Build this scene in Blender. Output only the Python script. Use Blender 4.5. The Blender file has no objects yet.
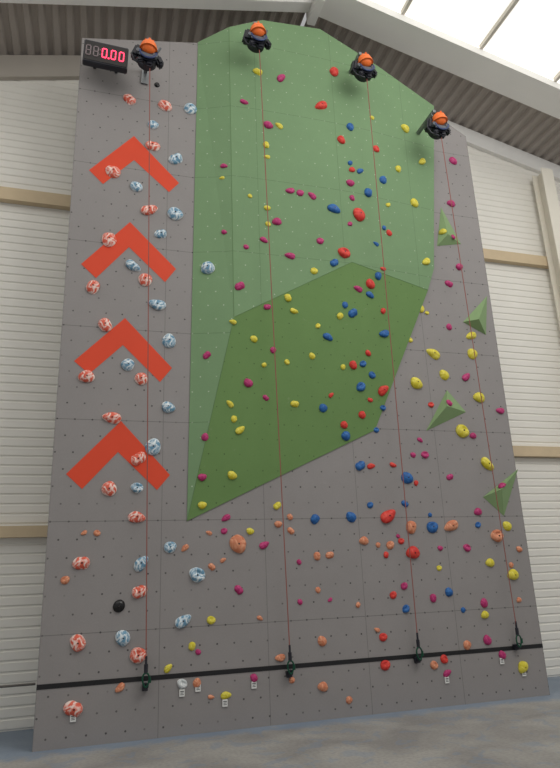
import bpy, bmesh, math, random
from mathutils import Vector, Matrix, noise
from mathutils.bvhtree import BVHTree
random.seed(7)
C = bpy.context.scene.collection
# ---------------------------------------------------------------- camera solve
F=625.0; CX=280.0; CY=384.0
U=Vector((-81,-2018,F)).normalized()
R=Vector((2103,109,F)); R=(R-U*R.dot(U)).normalized()
N=-(R.cross(U))
H=1.6; D=7.63
CAM=Vector((0,0,H))
cd=bpy.data.cameras.new("camera"); cam=bpy.data.objects.new("camera",cd); C.objects.link(cam)
cd.sensor_fit='VERTICAL'; cd.sensor_height=36; cd.sensor_width=36; cd.lens=36*F/768
ax=Vector((R[0],N[0],U[0])); ay=-Vector((R[1],N[1],U[1])); az=-Vector((R[2],N[2],U[2]))
M=Matrix((ax,ay,az)).transposed().to_4x4(); M.translation=CAM
cam.matrix_world=M; bpy.context.scene.camera=cam
cd.clip_end=200
def ray(x,y):
    d=Vector((x-CX,y-CY,F)); return Vector((d.dot(R),d.dot(N),d.dot(U)))
def P(x,y,off=0.0):
    r=ray(x,y); t=(D-off)/r.y; return CAM+r*t
# ---------------------------------------------------------------- materials
def lin(c):
    return tuple(((v/255)/12.92 if v/255<=0.04045 else ((v/255+0.055)/1.055)**2.4) for v in c)+(1,)
class NT:
    def __init__(s,name):
        s.m=bpy.data.materials.new(name); s.m.use_nodes=True; s.t=s.m.node_tree
        s.b=s.t.nodes["Principled BSDF"]
    def n(s,k,**kw):
        o=s.t.nodes.new(k)
        for a,v in kw.items(): setattr(o,a,v)
        return o
    def l(s,a,b): s.t.links.new(a,b)
    def math(s,op,a,b=None,c=None):
        o=s.n('ShaderNodeMath',operation=op)
        for i,v in enumerate((a,b,c)):
            if v is None: continue
            if isinstance(v,(int,float)): o.inputs[i].default_value=v
            else: s.l(v,o.inputs[i])
        return o.outputs[0]
    def mix(s,f,a,b):
        o=s.n('ShaderNodeMix',data_type='RGBA')
        for i,v in ((0,f),(6,a),(7,b)):
            if isinstance(v,(int,float)): o.inputs[i].default_value=v
            elif isinstance(v,tuple): o.inputs[i].default_value=v
            else: s.l(v,o.inputs[i])
        return o.outputs[2]
    def noise(s,vec,scale,detail=3,dist=0.0):
        o=s.n('ShaderNodeTexNoise'); o.inputs['Scale'].default_value=scale; o.inputs['Detail'].default_value=detail
        o.inputs['Distortion'].default_value=dist; s.l(vec,o.inputs['Vector']); return o.outputs['Fac']
    def ramp(s,f,a,b):
        o=s.n('ShaderNodeMapRange'); o.inputs[1].default_value=a; o.inputs[2].default_value=b; s.l(f,o.inputs[0]); return o.outputs[0]
def simple(name,c,rough=.6,metal=0,var=.12,scale=6,emit=None,es=0,spec=.4):
    k=NT(name); tc=k.n('ShaderNodeTexCoord').outputs['Object']
    f=k.noise(tc,scale); a=lin(c); dk=tuple(v*(1-var) for v in a[:3])+(1,); lt=tuple(min(1,v*(1+var)) for v in a[:3])+(1,)
    k.l(k.mix(f,dk,lt),k.b.inputs['Base Color']); k.b.inputs['Roughness'].default_value=rough; k.b.inputs['Metallic'].default_value=metal
    k.b.inputs['Specular IOR Level'].default_value=spec
    if emit: k.b.inputs['Emission Color'].default_value=lin(emit); k.b.inputs['Emission Strength'].default_value=es
    return k.m
def panelmat(name,c,dot,dotmix,seam=True,r=.05,var=.06,seamc=(74,74,74)):
    k=NT(name); pos=k.n('ShaderNodeNewGeometry').outputs['Position']
    sp=k.n('ShaderNodeSeparateXYZ'); k.l(pos,sp.inputs[0]); X,Z=sp.outputs[0],sp.outputs[2]
    p=.2
    v=k.math('DIVIDE',Z,p); par=k.math('MULTIPLY',k.math('FLOORED_MODULO',k.math('FLOOR',v),2.0),.5)
    u=k.math('ADD',k.math('DIVIDE',X,p),par)
    fu=k.math('SUBTRACT',k.math('FRACT',u),.5); fv=k.math('SUBTRACT',k.math('FRACT',v),.5)
    d=k.math('SQRT',k.math('ADD',k.math('MULTIPLY',fu,fu),k.math('MULTIPLY',fv,fv)))
    hole=k.math('LESS_THAN',d,r)
    big=k.noise(pos,.6,3); fine=k.noise(pos,60,2); med=k.noise(pos,5,4)
    a=lin(c); dk=tuple(v_*(1-var) for v_ in a[:3])+(1,); lt=tuple(v_*(1+var) for v_ in a[:3])+(1,)
    f=k.math('ADD',k.math('MULTIPLY',big,.5),k.math('ADD',k.math('MULTIPLY',fine,.3),k.math('MULTIPLY',med,.2)))
    f=k.ramp(f,.35,.65)
    col=k.mix(f,dk,lt)
    sc=k.ramp(k.noise(pos,10,5,1.0),.68,.82); col=k.mix(k.math('MULTIPLY',sc,.12),col,lin((190,186,184)))
    vary=k.math('MULTIPLY',k.ramp(k.noise(pos,1.7,2),.3,.55),dotmix)
    col=k.mix(k.math('MULTIPLY',hole,vary),col,lin(dot))
    if seam:
        s1=k.math('ABSOLUTE',k.math('SUBTRACT',k.math('FRACT',k.math('DIVIDE',k.math('ADD',X,.42+.632),1.264)),.5))
        s2=k.math('ABSOLUTE',k.math('SUBTRACT',k.math('FRACT',k.math('DIVIDE',k.math('ADD',Z,-2.3+.6+2.4),1.2)),.5))
        s=k.math('MAXIMUM',k.math('LESS_THAN',s1,.003),k.math('LESS_THAN',s2,.0038))
        col=k.mix(k.math('MULTIPLY',s,.45),col,lin(seamc))
    k.l(col,k.b.inputs['Base Color']); k.b.inputs['Roughness'].default_value=.75; k.b.inputs['Specular IOR Level'].default_value=.25
    return k.m
m_grey=panelmat("grey_textured_paint",(143,139,138),(50,48,49),.8,r=.054)
m_gl=panelmat("light_green_panel",(117,146,108),(222,226,212),.42,r=.045,seamc=(76,96,70))
m_gd=panelmat("olive_green_panel",(103,134,80),(58,76,44),.6,seam=False)  # darker, more olive green for the lower facets of the relief
m_gv=simple("volume_green_paint",(128,154,108),.7,var=.05)
m_joint=simple("panel_joint_green",(100,130,88),.8)
m_chev=simple("chevron_red_paint",(218,72,42),.7,var=.06,scale=3)
m_black=simple("black_tape",(24,24,27),.5)
m_clad=simple("off_white_cladding",(236,233,225),.5,var=.04,scale=1.5)
m_rail=simple("timber_rail",(208,188,156),.7,var=.1,scale=5)
m_beam=simple("painted_steel_light",(236,235,231),.5,var=.04,scale=2)
m_beamg=simple("painted_steel_grey",(180,173,163),.55,var=.08,scale=2)
m_deck=simple("corrugated_roof_deck",(166,158,151),.6,var=.12,scale=1.2)
m_col=simple("cream_steel_column",(232,227,214),.5,var=.05,scale=2)
m_casing=simple("black_plastic_casing",(34,35,44),.4,var=.3)
m_greyp=simple("grey_metal_plate",(92,96,104),.4,.3)
m_steel=simple("galvanised_steel",(130,132,135),.35,.8)
m_orange=simple("orange_plastic_cover",(242,118,50),.45,var=.08)
m_bluep=simple("dark_blue_trim",(50,66,110),.4)
m_strap=simple("red_webbing",(142,84,76),.8)
m_dkgreen=simple("green_anodised_carabiner",(30,80,60),.35,.5)
m_bolt=simple("dark_bolt",(60,54,52),.4,.6)
m_pipe=simple("grey_pipe",(98,94,90),.5,.2)
m_led=simple("red_led_lit",(255,40,60),.4,emit=(255,60,95),es=2.6,var=0)
m_ledoff=simple("led_unlit",(125,112,115),.5,var=0)
m_screen=simple("display_screen",(16,8,10),.25)
m_tag=simple("white_tag_card",(225,225,222),.6)
m_tagink=simple("tag_ink",(60,62,70),.6)
m_glazebar=simple("pale_glazing_bar",(215,208,196),.5)
def sky():
    k=NT("translucent_skylight_sheet"); pos=k.n('ShaderNodeNewGeometry').outputs['Position']
    f=k.noise(pos,1.2,3)
    c=k.mix(f,lin((232,231,226)),lin((250,248,242)))
    k.l(c,k.b.inputs['Base Color']); k.l(c,k.b.inputs['Emission Color']); k.b.inputs['Emission Strength'].default_value=.92
    k.b.inputs['Roughness'].default_value=.5
    return k.m
m_sky=sky()
def floormat():
    k=NT("worn_concrete_floor"); pos=k.n('ShaderNodeNewGeometry').outputs['Position']
    sp=k.n('ShaderNodeSeparateXYZ'); k.l(pos,sp.inputs[0])
    n1=k.noise(pos,1.3,6,.5); n2=k.noise(pos,30,4); n3=k.noise(pos,4.5,6,1)
    base=k.mix(k.ramp(n1,.38,.62),lin((140,137,134)),lin((166,163,158)))
    base=k.mix(k.math('MULTIPLY',k.ramp(n2,.4,.7),.3),base,lin((96,94,94)))
    edge=k.ramp(k.math('ADD',sp.outputs[1],k.math('MULTIPLY',n3,.7)),7.62,7.85)
    patch=k.math('MULTIPLY',k.ramp(n3,.56,.60),.30)
    blue=k.math('MAXIMUM',k.math('MULTIPLY',edge,.6),patch)
    k.l(k.mix(blue,base,lin((108,134,162))),k.b.inputs['Base Color']); k.b.inputs['Roughness'].default_value=.55
    return k.m
m_floor=floormat()
# ---------------------------------------------------------------- helpers
def obj(name,verts,faces,mat,parent=None,label=None,cat=None,kind=None,smooth=False,group=None):
    me=bpy.data.meshes.new(name); me.from_pydata([tuple(v) for v in verts],[],faces); me.update()
    mats=mat if isinstance(mat,list) else [mat]
    for m in mats: me.materials.append(m)
    if smooth:
        for p in me.polygons: p.use_smooth=True
    return wrap(name,me,parent,label,cat,kind,group)
def wrap(name,me,parent=None,label=None,cat=None,kind=None,group=None):
    o=bpy.data.objects.new(name,me); C.objects.link(o)
    if parent: o.parent=parent
    if label: o["label"]=label
    if cat: o["category"]=cat
    if kind: o["kind"]=kind
    if group: o["group"]=group
    return o
class MB:
    """merge pieces of ONE part into one mesh"""
    def __init__(s): s.bm=bmesh.new()
    def box(s,c,size,rot=None,bev=0):
        r=bmesh.ops.create_cube(s.bm,size=1.0); vs=r['verts']
        bmesh.ops.scale(s.bm,vec=size,verts=vs)
        if bev:
            es=list({e for v in vs for e in v.link_edges})
            rr=bmesh.ops.bevel(s.bm,geom=es,offset=bev,segments=2,affect='EDGES'); vs=list({v for f in rr['faces'] for v in f.verts}|{v for v in vs if v.is_valid})
        if rot: bmesh.ops.rotate(s.bm,cent=(0,0,0),matrix=rot,verts=vs)
        bmesh.ops.translate(s.bm,vec=c,verts=vs)
    def cyl(s,c,r1,r2,h,axis='Z',seg=24):
        r=bmesh.ops.create_cone(s.bm,cap_ends=True,segments=seg,radius1=r1,radius2=r2,depth=h); vs=r['verts']
        if axis=='Y': bmesh.ops.rotate(s.bm,cent=(0,0,0),matrix=Matrix.Rotation(math.pi/2,3,'X'),verts=vs)
        if axis=='X': bmesh.ops.rotate(s.bm,cent=(0,0,0),matrix=Matrix.Rotation(math.pi/2,3,'Y'),verts=vs)
        bmesh.ops.translate(s.bm,vec=c,verts=vs)
    def sph(s,c,sc):
        r=bmesh.ops.create_uvsphere(s.bm,u_segments=20,v_segments=12,radius=1.0); vs=r['verts']
        bmesh.ops.scale(s.bm,vec=sc,verts=vs); bmesh.ops.translate(s.bm,vec=c,verts=vs)
    def tube(s,pts,rad,closed=False,seg=8):
        pts=[Vector(p) for p in pts]; n=len(pts); rings=[]
        for i,p in enumerate(pts):
            a=pts[(i-1)%n] if (closed or i>0) else p; b=pts[(i+1)%n] if (closed or i<n-1) else p
            t=(b-a).normalized(); x=t.cross(Vector((0,1,0)))
            if x.length<.05: x=t.cross(Vector((1,0,0)))
            x.normalize(); y=t.cross(x)
            rings.append([s.bm.verts.new(p+(x*math.cos(k*2*math.pi/seg)+y*math.sin(k*2*math.pi/seg))*rad) for k in range(seg)])
        for i in range(n if closed else n-1):
            A=rings[i];B=rings[(i+1)%n]
            for k in range(seg): s.bm.faces.new((A[k],A[(k+1)%seg],B[(k+1)%seg],B[k]))
        if not closed:
            s.bm.faces.new(rings[0]); s.bm.faces.new(rings[-1][::-1])
    def done(s,name,mat,smooth=False,**kw):
        bmesh.ops.recalc_face_normals(s.bm,faces=s.bm.faces)
        me=bpy.data.meshes.new(name); s.bm.to_mesh(me); s.bm.free(); me.materials.append(mat)
        if smooth:
            for p in me.polygons: p.use_smooth=True
            try: me.set_sharp_from_angle(angle=math.radians(40))
            except Exception: pass
        return wrap(name,me,**kw)
def boxobj(name,lo,hi,mat,**kw):
    b=MB(); b.box([(lo[i]+hi[i])/2 for i in range(3)],[hi[i]-lo[i] for i in range(3)]); return b.done(name,mat,**kw)
# ---------------------------------------------------------------- hall
RX=3.2; RZ=10.79; SL=.242; YB=8.8; XL=-8; XR=14.4
def roof(x): return RZ-SL*abs(x-RX)
boxobj("floor",(XL,-4,-.2),(XR,YB+.3,0),m_floor,kind="structure")
vs=[];fs=[]
pitch=.125; z=0.0
prof=[(0,0),(.012,.0),(.028,.014),(.115,.014)]
rows=[]
while z<RZ:
    for dz,dy in prof:
        zz=z+dz
        if zz>RZ-.02: break
        half=min((RZ-zz)/SL, 99)
        rows.append((max(XL,RX-half),min(XR,RX+half),YB-dy,zz))
    z+=pitch
for r in rows: vs+= [(r[0],r[2],r[3]),(r[1],r[2],r[3])]
for i in range(len(rows)-1): fs.append((2*i,2*i+1,2*i+3,2*i+2))
obj("wall_back",vs,fs,m_clad,kind="structure")
def rail(n,x0,x1,zc,th=.2):
    boxobj(n,(x0,YB-.13,zc-th/2),(x1,YB-.02,zc+th/2),m_rail,kind="structure")
rail("trim_1",XL,XR,7.13,.2)
rail("trim_2",XL,2.0,2.28,.14)
rail("trim_3",4.2,XR,3.46,.17)
def slopebeam(n,xa,xb,y0,y1,top,bot,mat,**kw):
    v=[]
    for x in (xa,xb):
        for y in (y0,y1):
            for dz in (top,bot): v.append((x,y,roof(x)-dz))
    return obj(n,v,[(0,1,3,2),(4,6,7,5),(0,2,6,4),(1,5,7,3),(0,4,5,1),(2,3,7,6)],mat,**kw)
slopebeam("trim_4",XL,RX,YB-.1,YB-.02,.0,.42,m_beamg,kind="structure")
slopebeam("trim_5",RX,XR,YB-.1,YB-.02,.0,.34,m_beam,kind="structure")
slopebeam("trim_6",XL,RX,7.40,7.60,.0,.14,m_beam,kind="structure")
slopebeam("trim_7",RX,XR,7.08,7.62,.0,.14,m_beam,kind="structure")
boxobj("trim_8",(RX-.07,7.2,RZ-.30),(RX+.07,7.7,RZ-.02),m_beam,kind="structure")
def deck(n,xa,xb,y0,y1,mat):
    v=[];f=[];p=.2;pr=[(0,0),(.03,.05),(.10,.05),(.13,0)]
    x=xa
    while x<xb:
        for dx,dz in pr:
            xx=min(x+dx,xb); v+= [(xx,y0,roof(xx)+dz-.0),(xx,y1,roof(xx)+dz-.0)]
        x+=p
    for i in range(len(v)//2-1): f.append((2*i,2*i+1,2*i+3,2*i+2))
    o=obj("deck",v,f,mat,kind="structure"); o.name=n
deck("ceiling",XL,RX,7.0,YB+.2,m_deck)
deck("ceiling.001",RX,XR,7.6,YB+.2,m_deck)
def slab(n,xa,xb,y0,y1,up,mat):
    v=[(xa,y0,roof(xa)+up),(xb,y0,roof(xb)+up),(xb,y1,roof(xb)+up),(xa,y1,roof(xa)+up)]
    v+=[(a,b,c+.03) for a,b,c in v]
    return obj(n,v,[(0,1,2,3),(7,6,5,4),(0,4,5,1),(1,5,6,2),(2,6,7,3),(3,7,4,0)],mat,kind="structure")
slab("window_1",RX+.2,XR,-3,7.4,.06,m_sky)
slab("window_2",XL,RX-.35,-3,6.99,.06,m_sky)
slab("trim_9",RX-.35,RX+.2,-3,7.4,.05,m_beamg)
i=10
for x in (4.6,6.05,7.5,8.95,10.4,11.85,13.3):
    boxobj("trim_%d"%i,(x-.03,-3,roof(x)-.01),(x+.03,7.08,roof(x)+.07),m_glazebar,kind="structure"); i+=1
b=MB(); b.box((8.22,YB-.42,4.5),(.26,.02,9.0)); b.box((8.22,YB-.16,4.5),(.26,.02,9.0)); b.box((8.22,YB-.29,4.5),(.03,.26,9.0)); 
b.done("trim_%d"%i,m_col,kind="structure"); i+=1
b=MB(); b.tube([(-3.2,8.1,.575),(-.46,8.1,.575)],.013); b.tube([(-3.2,8.1,.585),(-3.2,8.1,0)],.013); b.tube([(-1.9,8.1,.575),(-1.9,8.1,0)],.013)
b.done("safety_rail",m_pipe,label="thin grey metal safety rail beside the climbing wall",cat="railing")
# ---------------------------------------------------------------- climbing wall
tris=[];tv=[]
def addbvh(verts,faces):
    o=len(tv)
    for v in verts: tv.append(Vector(v))
    for f in faces: tris.append([k+o for k in f])
xl=P(32,752).x; xr=P(550,695).x
top=[P(470,137),P(434,114),P(372,68),P(320,36),P(262,28),P(230,36),P(200,43),P(82,38)]
top[0].x=xr; top[-1].x=xl
out=[Vector((xl,D,0)),Vector((xr,D,0))]+top
n=len(out)
v=out+[p+Vector((0,.1,0)) for p in out]
f=[tuple(range(n))]+[tuple(range(2*n-1,n-1,-1))]+[(k,k+n,(k+1)%n+n,(k+1)%n) for k in range(n)]
wall=obj("climbing_wall",v,f,[m_grey],label="tall grey textured indoor climbing wall with green panels and red chevrons",cat="climbing wall")
bm=bmesh.new(); bm.from_mesh(wall.data); bmesh.ops.recalc_face_normals(bm,faces=bm.faces); bm.to_mesh(wall.data); bm.free()
addbvh(out,[tuple(range(n))])
for x in (.3,2.9,5.4):
    for zz in (1.2,4.2,7.2):
        boxobj("support_strut",(x-.04,D+.1,zz-.04),(x+.04,YB-.15,zz+.04),m_steel,parent=wall)
A=P(198,42,.01);Cc=P(229,27,.2);T2=P(262,20,.24);T3=P(320,29,.24);T4=P(372,62,.2);R1=P(434,106,.05);R2=P(434,268,.05);R3=P(428,290,.04);G=P(375,430,.012);B=P(187,521,.012);Dd=P(234,317,.16);E=P(352,262,.2)
V=[A,Cc,T2,T3,T4,R1,R2,R3,G,B,Dd,E]
LF=[(0,1,10),(0,10,9),(1,2,10),(2,11,10),(2,3,11),(3,4,11),(4,5,6),(4,6,11),(6,7,11)]
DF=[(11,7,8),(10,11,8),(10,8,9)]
ring=[0,1,2,3,4,5,6,7,8,9]
back=[Vector((V[k].x,D,V[k].z)) for k in ring]
VV=V+back
SK=[(ring[k],12+k,12+(k+1)%10,ring[(k+1)%10]) for k in range(10)]
g=obj("green_relief_panel",VV,LF+DF+SK,[m_gl,m_gd],parent=wall,label="sage and leaf green faceted overhanging panels")
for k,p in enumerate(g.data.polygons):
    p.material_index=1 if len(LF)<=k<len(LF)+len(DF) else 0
addbvh(V,LF+DF)
for a,b_ in ((Cc,Dd),(Dd,E),(Dd,B),(E,R3)):
    b=MB(); b.tube([a,b_],.004,seg=6); b.done("panel_joint",m_joint,parent=wall)
for q in [((89,170),(134,136),(179,183),(169,192),(134,160),(103,184)),
          ((81,264),(130,222),(176,269),(165,282),(129,247),(96,278)),
          ((74,361),(125,318),(172,368),(160,382),(123,345),(89,374)),
          ((66,474),(121,421),(170,475),(157,490),(118,452),(82,489))]:
    pp=[P(x,y,.004) for x,y in q]
    obj("chevron_marking",pp,[(0,1,4,5),(1,2,3,4)],m_chev,parent=wall,label="red painted upward chevron")
vv=[Vector((xl,D-.004,.575)),Vector((xr,D-.004,.575)),Vector((xr,D-.004,.625)),Vector((xl,D-.004,.625))]
obj("stripe_line",vv,[(0,1,2,3)],m_black,parent=wall,label="black horizontal tape line")
# ---------------------------------------------------------------- pyramid volumes
for (a,b_,c,ap,off) in [((441,207),(437,246),(461,244),(448,234),.11),((487,296),(463,322),(486,335),(479,319),.14),((447,390),(426,431),(466,412),(447,406),.14),((518,469),(483,497),(504,516),(502,489),.14)]:
    vs=[P(*a,.003),P(*b_,.003),P(*c,.003),P(*ap,off)]
    fs=[(0,1,3),(1,2,3),(2,0,3),(0,2,1)]
    cen=(vs[0]+vs[1]+vs[2])/3
    o=obj("climbing_volume",[p-cen for p in vs],fs,m_gv,label="green triangular pyramid climbing volume bolted on grey wall",cat="climbing volume",group="green pyramid volumes")
    o.location=cen
    bm=bmesh.new(); bm.from_mesh(o.data); bmesh.ops.recalc_face_normals(bm,faces=bm.faces); bm.to_mesh(o.data); bm.free()
    addbvh(vs,fs[:3])
bvh=BVHTree.FromPolygons(tv,tris,epsilon=1e-5)
# ---------------------------------------------------------------- holds
def swirl(name,a,b,lo=.42,hi=.62,scale=1.3,rough=.55):
    k=NT(name); tc=k.n('ShaderNodeTexCoord').outputs['Object']
    f=k.ramp(k.noise(tc,scale,2,2.0),lo,hi)
    k.l(k.mix(f,lin(a),lin(b)),k.b.inputs['Base Color']); k.b.inputs['Roughness'].default_value=rough; k.b.inputs['Specular IOR Level'].default_value=.4
    return k.m
COL={
 'S':(swirl("salmon_swirl_resin",(220,96,74),(244,222,212),.44,.60,1.8),"salmon marbled"),
 'L':(swirl("pale_blue_swirl_resin",(104,148,176),(226,233,235),.42,.60,1.8),"pale blue marbled"),
 'K':(swirl("black_resin",(18,18,20),(26,26,28),rough=.2),"black"),
 'Y':(swirl("yellow_resin",(208,194,48),(228,216,96)),"yellow"),
 'M':(swirl("magenta_resin",(168,36,98),(192,66,124)),"magenta"),
 'R':(swirl("red_resin",(204,46,42),(222,76,62)),"red"),
 'B':(swirl("blue_resin",(28,84,148),(46,110,176)),"blue"),
 'O':(swirl("orange_tan_resin",(200,120,86),(226,162,128)),"orange-tan"),
 'W':(swirl("white_resin",(190,196,198),(225,226,226)),"greyish white"),
}
def hold_mesh(var,seed,amp=.22):
    bm=bmesh.new(); bmesh.ops.create_icosphere(bm,subdivisions=4 if seed in(1,2,3) else 3,radius=.5)
    sv=Vector((seed*3.7,seed*1.3,seed*7.1))
    for v in bm.verts:
        co=v.co.copy(); x,y,z=co
        k=1+noise.noise(co*1.5+sv)*amp+noise.noise(co*3.5+sv)*.12*amp
        co=co*k
        if var==1: co.x*=1.2; co.z*=.72+.24*co.x
        if var==2:
            co.y+=.26*math.exp(-(co.x**2/.09+(co.z-.14)**2/.03)); co.x*=1.08; co.z*=.88
        if var==3: co.x*=1.0; co.z*=.92+.28*co.x
        if var==4:
            co.z-= .42*(co.x**2)-.08; co.z*=.85; co.x*=1.12
        if var==5:
            w=1-.22*math.exp(-(co.x**2)/.02); co.z*=w; co.y*=w; co.x*=1.2; co.z*=.85
        co.y=min(co.y,.0)*(.85 if var!=2 else .95)
        v.co=co
    bmesh.ops.remove_doubles(bm,verts=bm.verts,dist=.004)
    bmesh.ops.recalc_face_normals(bm,faces=bm.faces)
    me=bpy.data.meshes.new("climbing_hold"); bm.to_mesh(me); bm.free()
    for p in me.polygons: p.use_smooth=True
    return me
base=[hold_mesh(vr,sd) for vr,sd in [(0,1),(1,2),(2,3),(3,4),(4,5),(5,6),(0,7),(1,8),(2,9),(3,10)]]+[hold_mesh(0,1,.03)]
front=[min(v.co.y for v in m.vertices if abs(v.co.x)<.16 and abs(v.co.z)<.16) for m in base]
cache={}
def hmesh(k,col):
    if (k,col) not in cache:
        m=base[k].copy(); m.materials.clear(); m.materials.append(COL[col][0]); cache[(k,col)]=m
    return cache[(k,col)]
bb=MB(); bb.cyl((0,0,0),.5,.42,.3,'Y',10); boltobj=bb.done("bolt",m_bolt); boltmesh=boltobj.data; bpy.data.objects.remove(boltobj)
GROUP={'S':"salmon marbled holds",'L':"pale blue marbled holds",'K':"black holds",'Y':"yellow holds",'M':"magenta holds",'R':"red holds",'B':"blue holds",'O':"orange-tan holds",'W':"white holds"}
placed=[]
def hold(col,x,y,px,k=None):
    for (a,b,c) in placed:
        if math.hypot(a-x,b-y)<(c+px)*.56: px=min(px,max(4.5,(math.hypot(a-x,b-y)/.56-c)))
    for (a,b,c) in placed:
        if math.hypot(a-x,b-y)<(c+px)*.5: return
    placed.append((x,y,px))
    r=ray(x,y).normalized()
    loc,nor,idx,dist=bvh.ray_cast(CAM,r)
    if loc is None: return
    if nor.y>0: nor=-nor
    depth=(loc-CAM).length*r.dot(ray(CX,CY).normalized())
    s=px*(.96 if px>=12 else .9)/F*depth
    if col=='K': k=10
    if k is None: k=random.randrange(10)
    onw= "the green panel" if idx>0 and idx<=len(LF)+len(DF) else ("a green pyramid volume" if idx>len(LF)+len(DF) else "the grey panel")
    size="large" if px>=12 else ("medium" if px>=8.5 else "small")
    o=bpy.data.objects.new("climbing_hold",hmesh(k,col)); C.objects.link(o)
    Yax=-nor; Xax=Yax.cross(Vector((0,0,1))).normalized(); Zax=Xax.cross(Yax)
    mm=Matrix((Xax,Yax,Zax)).transposed()
    rr=random.uniform(-.8,.8)+(random.choice([0,math.pi]) if k not in (2,8) else 0)
    mm=mm@Matrix.Rotation(rr,3,'Y')
    o.matrix_world=Matrix.Translation(loc)@mm.to_4x4()@Matrix.Diagonal((s,s*.8,s*1.08,1))
    o["label"]="%s %s climbing hold bolted to %s"%(size,COL[col][1],onw); o["category"]="climbing hold"; o["group"]=GROUP[col]
    if px>=12:
        bo=bpy.data.objects.new("bolt",boltmesh); C.objects.link(bo); bo.parent=o
        bo.location=(0,front[k]*.97,0); bo.scale=(.11,.15,.11)
HL={
'S':[(130,100,13),(165,106,13),(152,146,14),(113,172,14),(149,210,15),(109,240,15),(93,287,15),(145,280,15),(105,325,15),(87,377,15),(141,379,14),(112,418,16),(138,459,15),(109,489,16),(137,517,15),(82,563,16),(139,592,15),(78,643,17),(138,655,16),(74,709,18)],
'L':[(190,109,14),(153,125,11),(176,159,14),(136,187,12),(175,214,15),(161,234,12),(208,268,15),(133,266,14),(157,305,15),(169,341,14),(128,365,14),(168,407,13),(153,447,16),(137,488,12),(141,563,15),(197,575,16),(123,638,15),(183,621,15),(170,547,12)],
'W':[(182,684,11)],
'K':[(119,606,12),(157,85,6)],
'R':[(334,72,11),(321,106,12),(341,140,10),(352,170,7),(359,215,14),(344,253,13),(376,149,8),(389,233,7),(370,284,11),(383,269,6),(353,365,10),(383,390,12),(344,425,9),(362,415,9),(370,400,6),(383,311,7),(368,353,7),(331,395,6),(371,466,8),(388,516,16),(413,553,14),(393,595,8),(383,637,9),(444,659,9),(385,665,11),(393,465,7),(401,541,7),(431,405,7),(386,555,7),(416,483,6)],
'B':[(350,163,12),(368,193,11),(383,180,9),(376,149,9),(360,171,8),(334,209,12),(334,263,10),(384,228,9),(378,276,10),(370,295,10),(376,244,6),(350,127,9),(328,337,10),(353,313,11),(384,334,11),(379,309,7),(363,364,10),(361,387,11),(323,408,10),(346,436,14),(360,466,12),(407,478,12),(372,375,8),(383,408,7),(315,519,11),(351,517,11),(432,527,12),(449,592,10),(406,609,9),(405,504,8),(370,505,7),(376,430,7),(345,305,7),(430,515,5),(478,525,7),(463,610,6)],
'Y':[(258,72,10),(279,126,8),(266,145,8),(267,157,6),(222,178,5),(267,208,7),(268,224,6),(250,196,5),(405,129,10),(422,162,9),(414,203,10),(398,169,8),(372,118,5),(388,205,6),(426,262,10),(421,309,8),(288,298,9),(314,271,8),(254,339,8),(233,322,7),(295,404,9),(312,356,7),(287,362,6),(230,404,8),(240,430,10),(234,419,7),(232,475,10),(202,505,9),(277,506,9),(427,313,8),(471,336,11),(433,354,13),(472,354,12),(416,383,13),(444,375,11),(479,398,12),(462,431,14),(487,464,14),(507,526,10),(490,563,10),(513,575,12),(485,615,9),(523,667,12),(211,620,9),(192,646,9),(168,668,9),(226,695,10),(439,568,6),(264,365,6),(340,316,8),(343,367,6),(318,326,6),(443,232,8),(294,311,8),(410,340,6),(250,531,8)],
'O':[(238,544,17),(278,524,8),(291,531,8),(290,517,7),(317,556,9),(330,555,9),(364,541,10),(411,527,13),(451,526,14),(497,536,14),(322,641,10),(323,687,11),(349,700,8),(292,680,7),(120,688,10),(197,683,9),(65,580,9),(434,665,9),(467,645,10),(511,565,7),(185,548,8),(212,567,8),(280,658,10),(97,533,7),(223,560,6),(209,533,6),(390,545,9),(84,533,6),(519,600,6),(358,605,6),(377,630,6),(260,618,6),(318,590,6),(211,697,6),(519,549,7),(378,545,6)],
'M':[(281,78,10),(244,102,8),(268,125,10),(335,73,7),(290,191,9),(300,193,8),(312,196,9),(350,183,9),(277,222,10),(290,256,10),(320,241,8),(240,286,11),(358,289,9),(264,240,8),(246,247,6),(224,166,7),(224,232,6),(267,307,8),(207,355,9),(248,383,10),(205,437,8),(202,477,9),(273,350,7),(266,398,7),(453,161,9),(451,204,9),(459,267,9),(453,237,6),(449,284,9),(449,327,7),(449,403,8),(466,377,10),(500,411,9),(473,436,8),(425,455,9),(450,477,8),(478,512,9),(440,548,6),(226,518,9),(264,545,10),(224,531,7),(239,590,10),(198,652,9),(254,678,9),(404,586,8),(433,598,9),(484,603,9),(487,640,10),(502,655,9),(447,673,9),(520,548,11),(467,548,9),(398,536,7),(299,562,6),(300,602,6),(502,486,9),(350,224,6),(420,440,6),(413,455,6),(330,600,5),(352,198,7)],
}
for col,l in HL.items():
    for (x,y,s) in l: hold(col,x,y,s)
# ---------------------------------------------------------------- small white route tags under holds
for x,y in [(182,693),(225,703),(254,685),(447,680),(502,661),(524,673),(73,718),(198,688)]:
    p=P(x,y,.012); b=MB(); b.box((0,0,0),(.06,.008,.075),bev=.002)
    o=b.done("route_tag",m_tag,label="small white route grading tag below a hold",cat="tag",group="white route tags"); o.location=p
    b=MB(); b.box((0,-.005,.016),(.04,.002,.008)); b.box((0,-.005,-.0),(.034,.002,.006)); b.box((0,-.005,-.016),(.038,.002,.006))
    q=b.done("printed_lines",m_tagink,parent=o)
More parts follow.
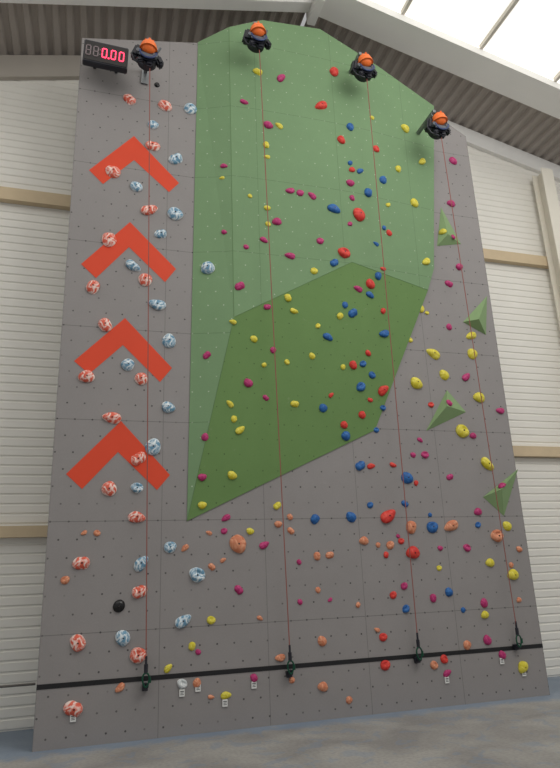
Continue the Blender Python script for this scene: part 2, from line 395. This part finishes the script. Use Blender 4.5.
# ---------------------------------------------------------------- auto belays
def autobelay(px,py,bx,by,tilt,K=.88):
    off=.62
    c=P(px,py,off); root=bpy.data.objects.new("auto_belay_device",None); C.objects.link(root); root.location=c; root.empty_display_size=.1
    root.rotation_euler=(0,tilt,0)
    root["label"]="black auto belay device with orange cover and long red strap"; root["category"]="auto belay device"; root["group"]="auto belay devices along the wall top"
    made=[]
    b=MB(); b.cyl((0,.05,-.05),.15,.15,.18,'Y',24); b.cyl((0,-.06,-.05),.12,.15,.04,'Y',24)
    b.box((0,.05,.12),(.2,.16,.12),bev=.02); b.box((.03,.0,-.2),(.12,.12,.12),bev=.025)
    b.box((-.17,.03,-.0),(.12,.16,.24),rot=Matrix.Rotation(.3,3,'Y'),bev=.03)
    b.box((.18,.05,-.06),(.1,.14,.18),rot=Matrix.Rotation(-.5,3,'Y'),bev=.03)
    b.box((-.11,-.03,-.18),(.12,.1,.08),rot=Matrix.Rotation(-.5,3,'Y'),bev=.02)
    made.append(b.done("casing",m_casing,smooth=True,parent=root))
    b=MB(); b.box((-.03,-.1,-.12),(.22,.02,.07),rot=Matrix.Rotation(.15,3,'Y'),bev=.006); b.cyl((.11,-.09,-.1),.04,.04,.05,'Y',14); b.cyl((-.15,-.08,-.06),.035,.035,.06,'Y',14)
    b.box((.15,-.05,.05),(.03,.03,.16),rot=Matrix.Rotation(.4,3,'Y'),bev=.006)
    made.append(b.done("face_plate",m_greyp,smooth=True,parent=root))
    b=MB(); b.sph((0,-.07,.06),(.125,.115,.125)); b.cyl((0,-.07,.02),.14,.135,.03,'Z',24); b.box((0,-.10,.12),(.03,.15,.10),bev=.012)
    b.box((-.06,-.09,.11),(.02,.12,.09),bev=.008); b.box((.06,-.09,.11),(.02,.12,.09),bev=.008)
    made.append(b.done("orange_cover",m_orange,smooth=True,parent=root))
    b=MB(); b.tube([(.125*math.cos(a),-.11,-.06+.11*math.sin(a)) for a in [math.pi+k*math.pi/14 for k in range(15)]],.016); made.append(b.done("trim_ring",m_bluep,smooth=True,parent=root))
    b=MB(); b.tube([(-.2,.0,.0),(-.25,-.02,-.08),(-.2,-.03,-.2),(-.06,-.03,-.25)],.014); made.append(b.done("carry_handle",m_casing,smooth=True,parent=root))
    for m_ in made: m_.scale=(K,K,K)
    b=MB(); b.tube([(.035*math.cos(a),.04,.22+.05*math.sin(a)) for a in [k*2*math.pi/16 for k in range(16)]],.009,True); b.box((0,off/2,.26),(.05,off,.05)); b.box((0,off-.02,.17),(.10,.02,.26))
    b.done("hanging_bracket",m_steel,smooth=True,parent=root)
    top=c+Vector((.03,.0,-.20)); bot=P(bx,by-14,.1)
    w=Vector((.0058,0,0)); t=Vector((0,.0015,0)); vv=[]
    for q in (top,bot): vv+=[q-w-t,q+w-t,q+w+t,q-w+t]
    inv=(Matrix.Translation(c)@Matrix.Rotation(tilt,4,'Y')).inverted()
    vv=[inv@q for q in vv]
    obj("strap",vv,[(0,1,5,4),(1,2,6,5),(2,3,7,6),(3,0,4,7),(0,3,2,1),(4,5,6,7)],m_strap,parent=root,label="thin dull red webbing strap")
    def L(dx,dy,dz): return inv@(bot+Vector((dx,dy,dz)))
    b=MB(); b.tube([L(0,0,.04),L(0,0,-.06)],.022); b.tube([L(.0,-.0,.12),L(0,0,.04)],.013)
    b.done("swivel",m_casing,smooth=True,parent=root)
    b=MB(); b.tube([L(.035*math.cos(a)*(1+.25*math.sin(a)),-.01,-.12+.07*math.sin(a)) for a in [k*2*math.pi/20 for k in range(20)]],.010,True)
    b.tube([L(.045,-.01,-.15),L(.04,-.01,-.09)],.014)
    b.done("carabiner",m_dkgreen,smooth=True,parent=root)
    b=MB(); q=bot+Vector((0,0,-.2)); b.tube([inv@(q+Vector((.025*math.cos(a),-.0,.02+.03*math.sin(a)))) for a in [k*2*math.pi/14 for k in range(14)]],.008,True)
    pl=inv@Vector((q.x,D-.03,q.z)); b.box(pl,(.06,.05,.07)); b.box(inv@Vector((q.x,D-.07,q.z)),(.02,.08,.02))
    b.done("wall_anchor",m_casing,parent=root,smooth=True)
autobelay(148,54,146,682,.05)
autobelay(257,37,290,670,-.08)
autobelay(364,67,418,657,-.15)
autobelay(438,125,517,645,-.12)
# ---------------------------------------------------------------- timer display
c=P(106,54,.35); W=.60;Hh=.38
root=bpy.data.objects.new("timer_display",None); C.objects.link(root); root.location=c; root.rotation_euler=(0,.03,0)
root["label"]="black digital timer with red numerals reading 0.00"; root["category"]="timer display"
b=MB(); b.box((0,.05,0),(W,.1,Hh),bev=.012)
for sx in (-1,1): b.box((sx*W*.25,.21,.05),(.04,.26,.06))
b.done("housing",m_casing,parent=root)
b=MB(); b.box((0,-.003,0),(W*.94,.006,Hh*.84)); b.done("screen",m_screen,parent=root)
SEG={'0':'abcdef','8':'abcdefg'}
def digit(ch,x,w,h,mat,name,lab):
    t=w*.26; b=MB(); S=SEG[ch]; y=-.010
    pos={'a':((0,h/2),(w,t)),'g':((0,0),(w,t)),'d':((0,-h/2),(w,t)),'f':((-w/2,h/4),(t,h/2)),'b':((w/2,h/4),(t,h/2)),'e':((-w/2,-h/4),(t,h/2)),'c':((w/2,-h/4),(t,h/2))}
    for s in S:
        (px,pz),(sx,sz)=pos[s]; b.box((x+px,y,pz),(sx*(.86 if sx>sz else 1),.006,sz*(.86 if sz>sx else 1)))
    b.done(name,mat,parent=root,label=lab)
digit('8',-.235,.058,.16,m_ledoff,"led_digit","unlit grey numeral")
digit('8',-.135,.058,.16,m_ledoff,"led_digit","unlit grey numeral")
for x in (-.02,.10,.21): digit('0',x,.058,.15,m_led,"led_digit","lit red zero")
b=MB(); b.box((.04,-.01,-.075),(.022,.006,.022)); b.done("decimal_point",m_led,parent=root)
b=MB(); b.box((-.08,-.01,-.04),(.016,.006,.016)); b.box((-.08,-.01,.04),(.016,.006,.016)); b.done("colon",m_ledoff,parent=root)
# ---------------------------------------------------------------- light
w=bpy.data.worlds.new("hall_daylight"); bpy.context.scene.world=w; w.use_nodes=True
w.node_tree.nodes['Background'].inputs[0].default_value=(.99,.985,.98,1); w.node_tree.nodes['Background'].inputs[1].default_value=.40
def area(loc,tgt,sx,sy,e,col):
    l=bpy.data.lights.new("roof_light",'AREA'); l.shape='RECTANGLE'; l.size=sx; l.size_y=sy; l.energy=e; l.color=col
    o=bpy.data.objects.new("roof_light",l); C.objects.link(o); o.location=loc
    o.rotation_euler=(Vector(tgt)-Vector(loc)).to_track_quat('-Z','Y').to_euler()
area((5.0,1.5,9.0),(3,7.6,4),4,3,205,(1,.985,.96))
bpy.context.scene.view_settings.view_transform='Standard'
bpy.context.scene.view_settings.look='None'
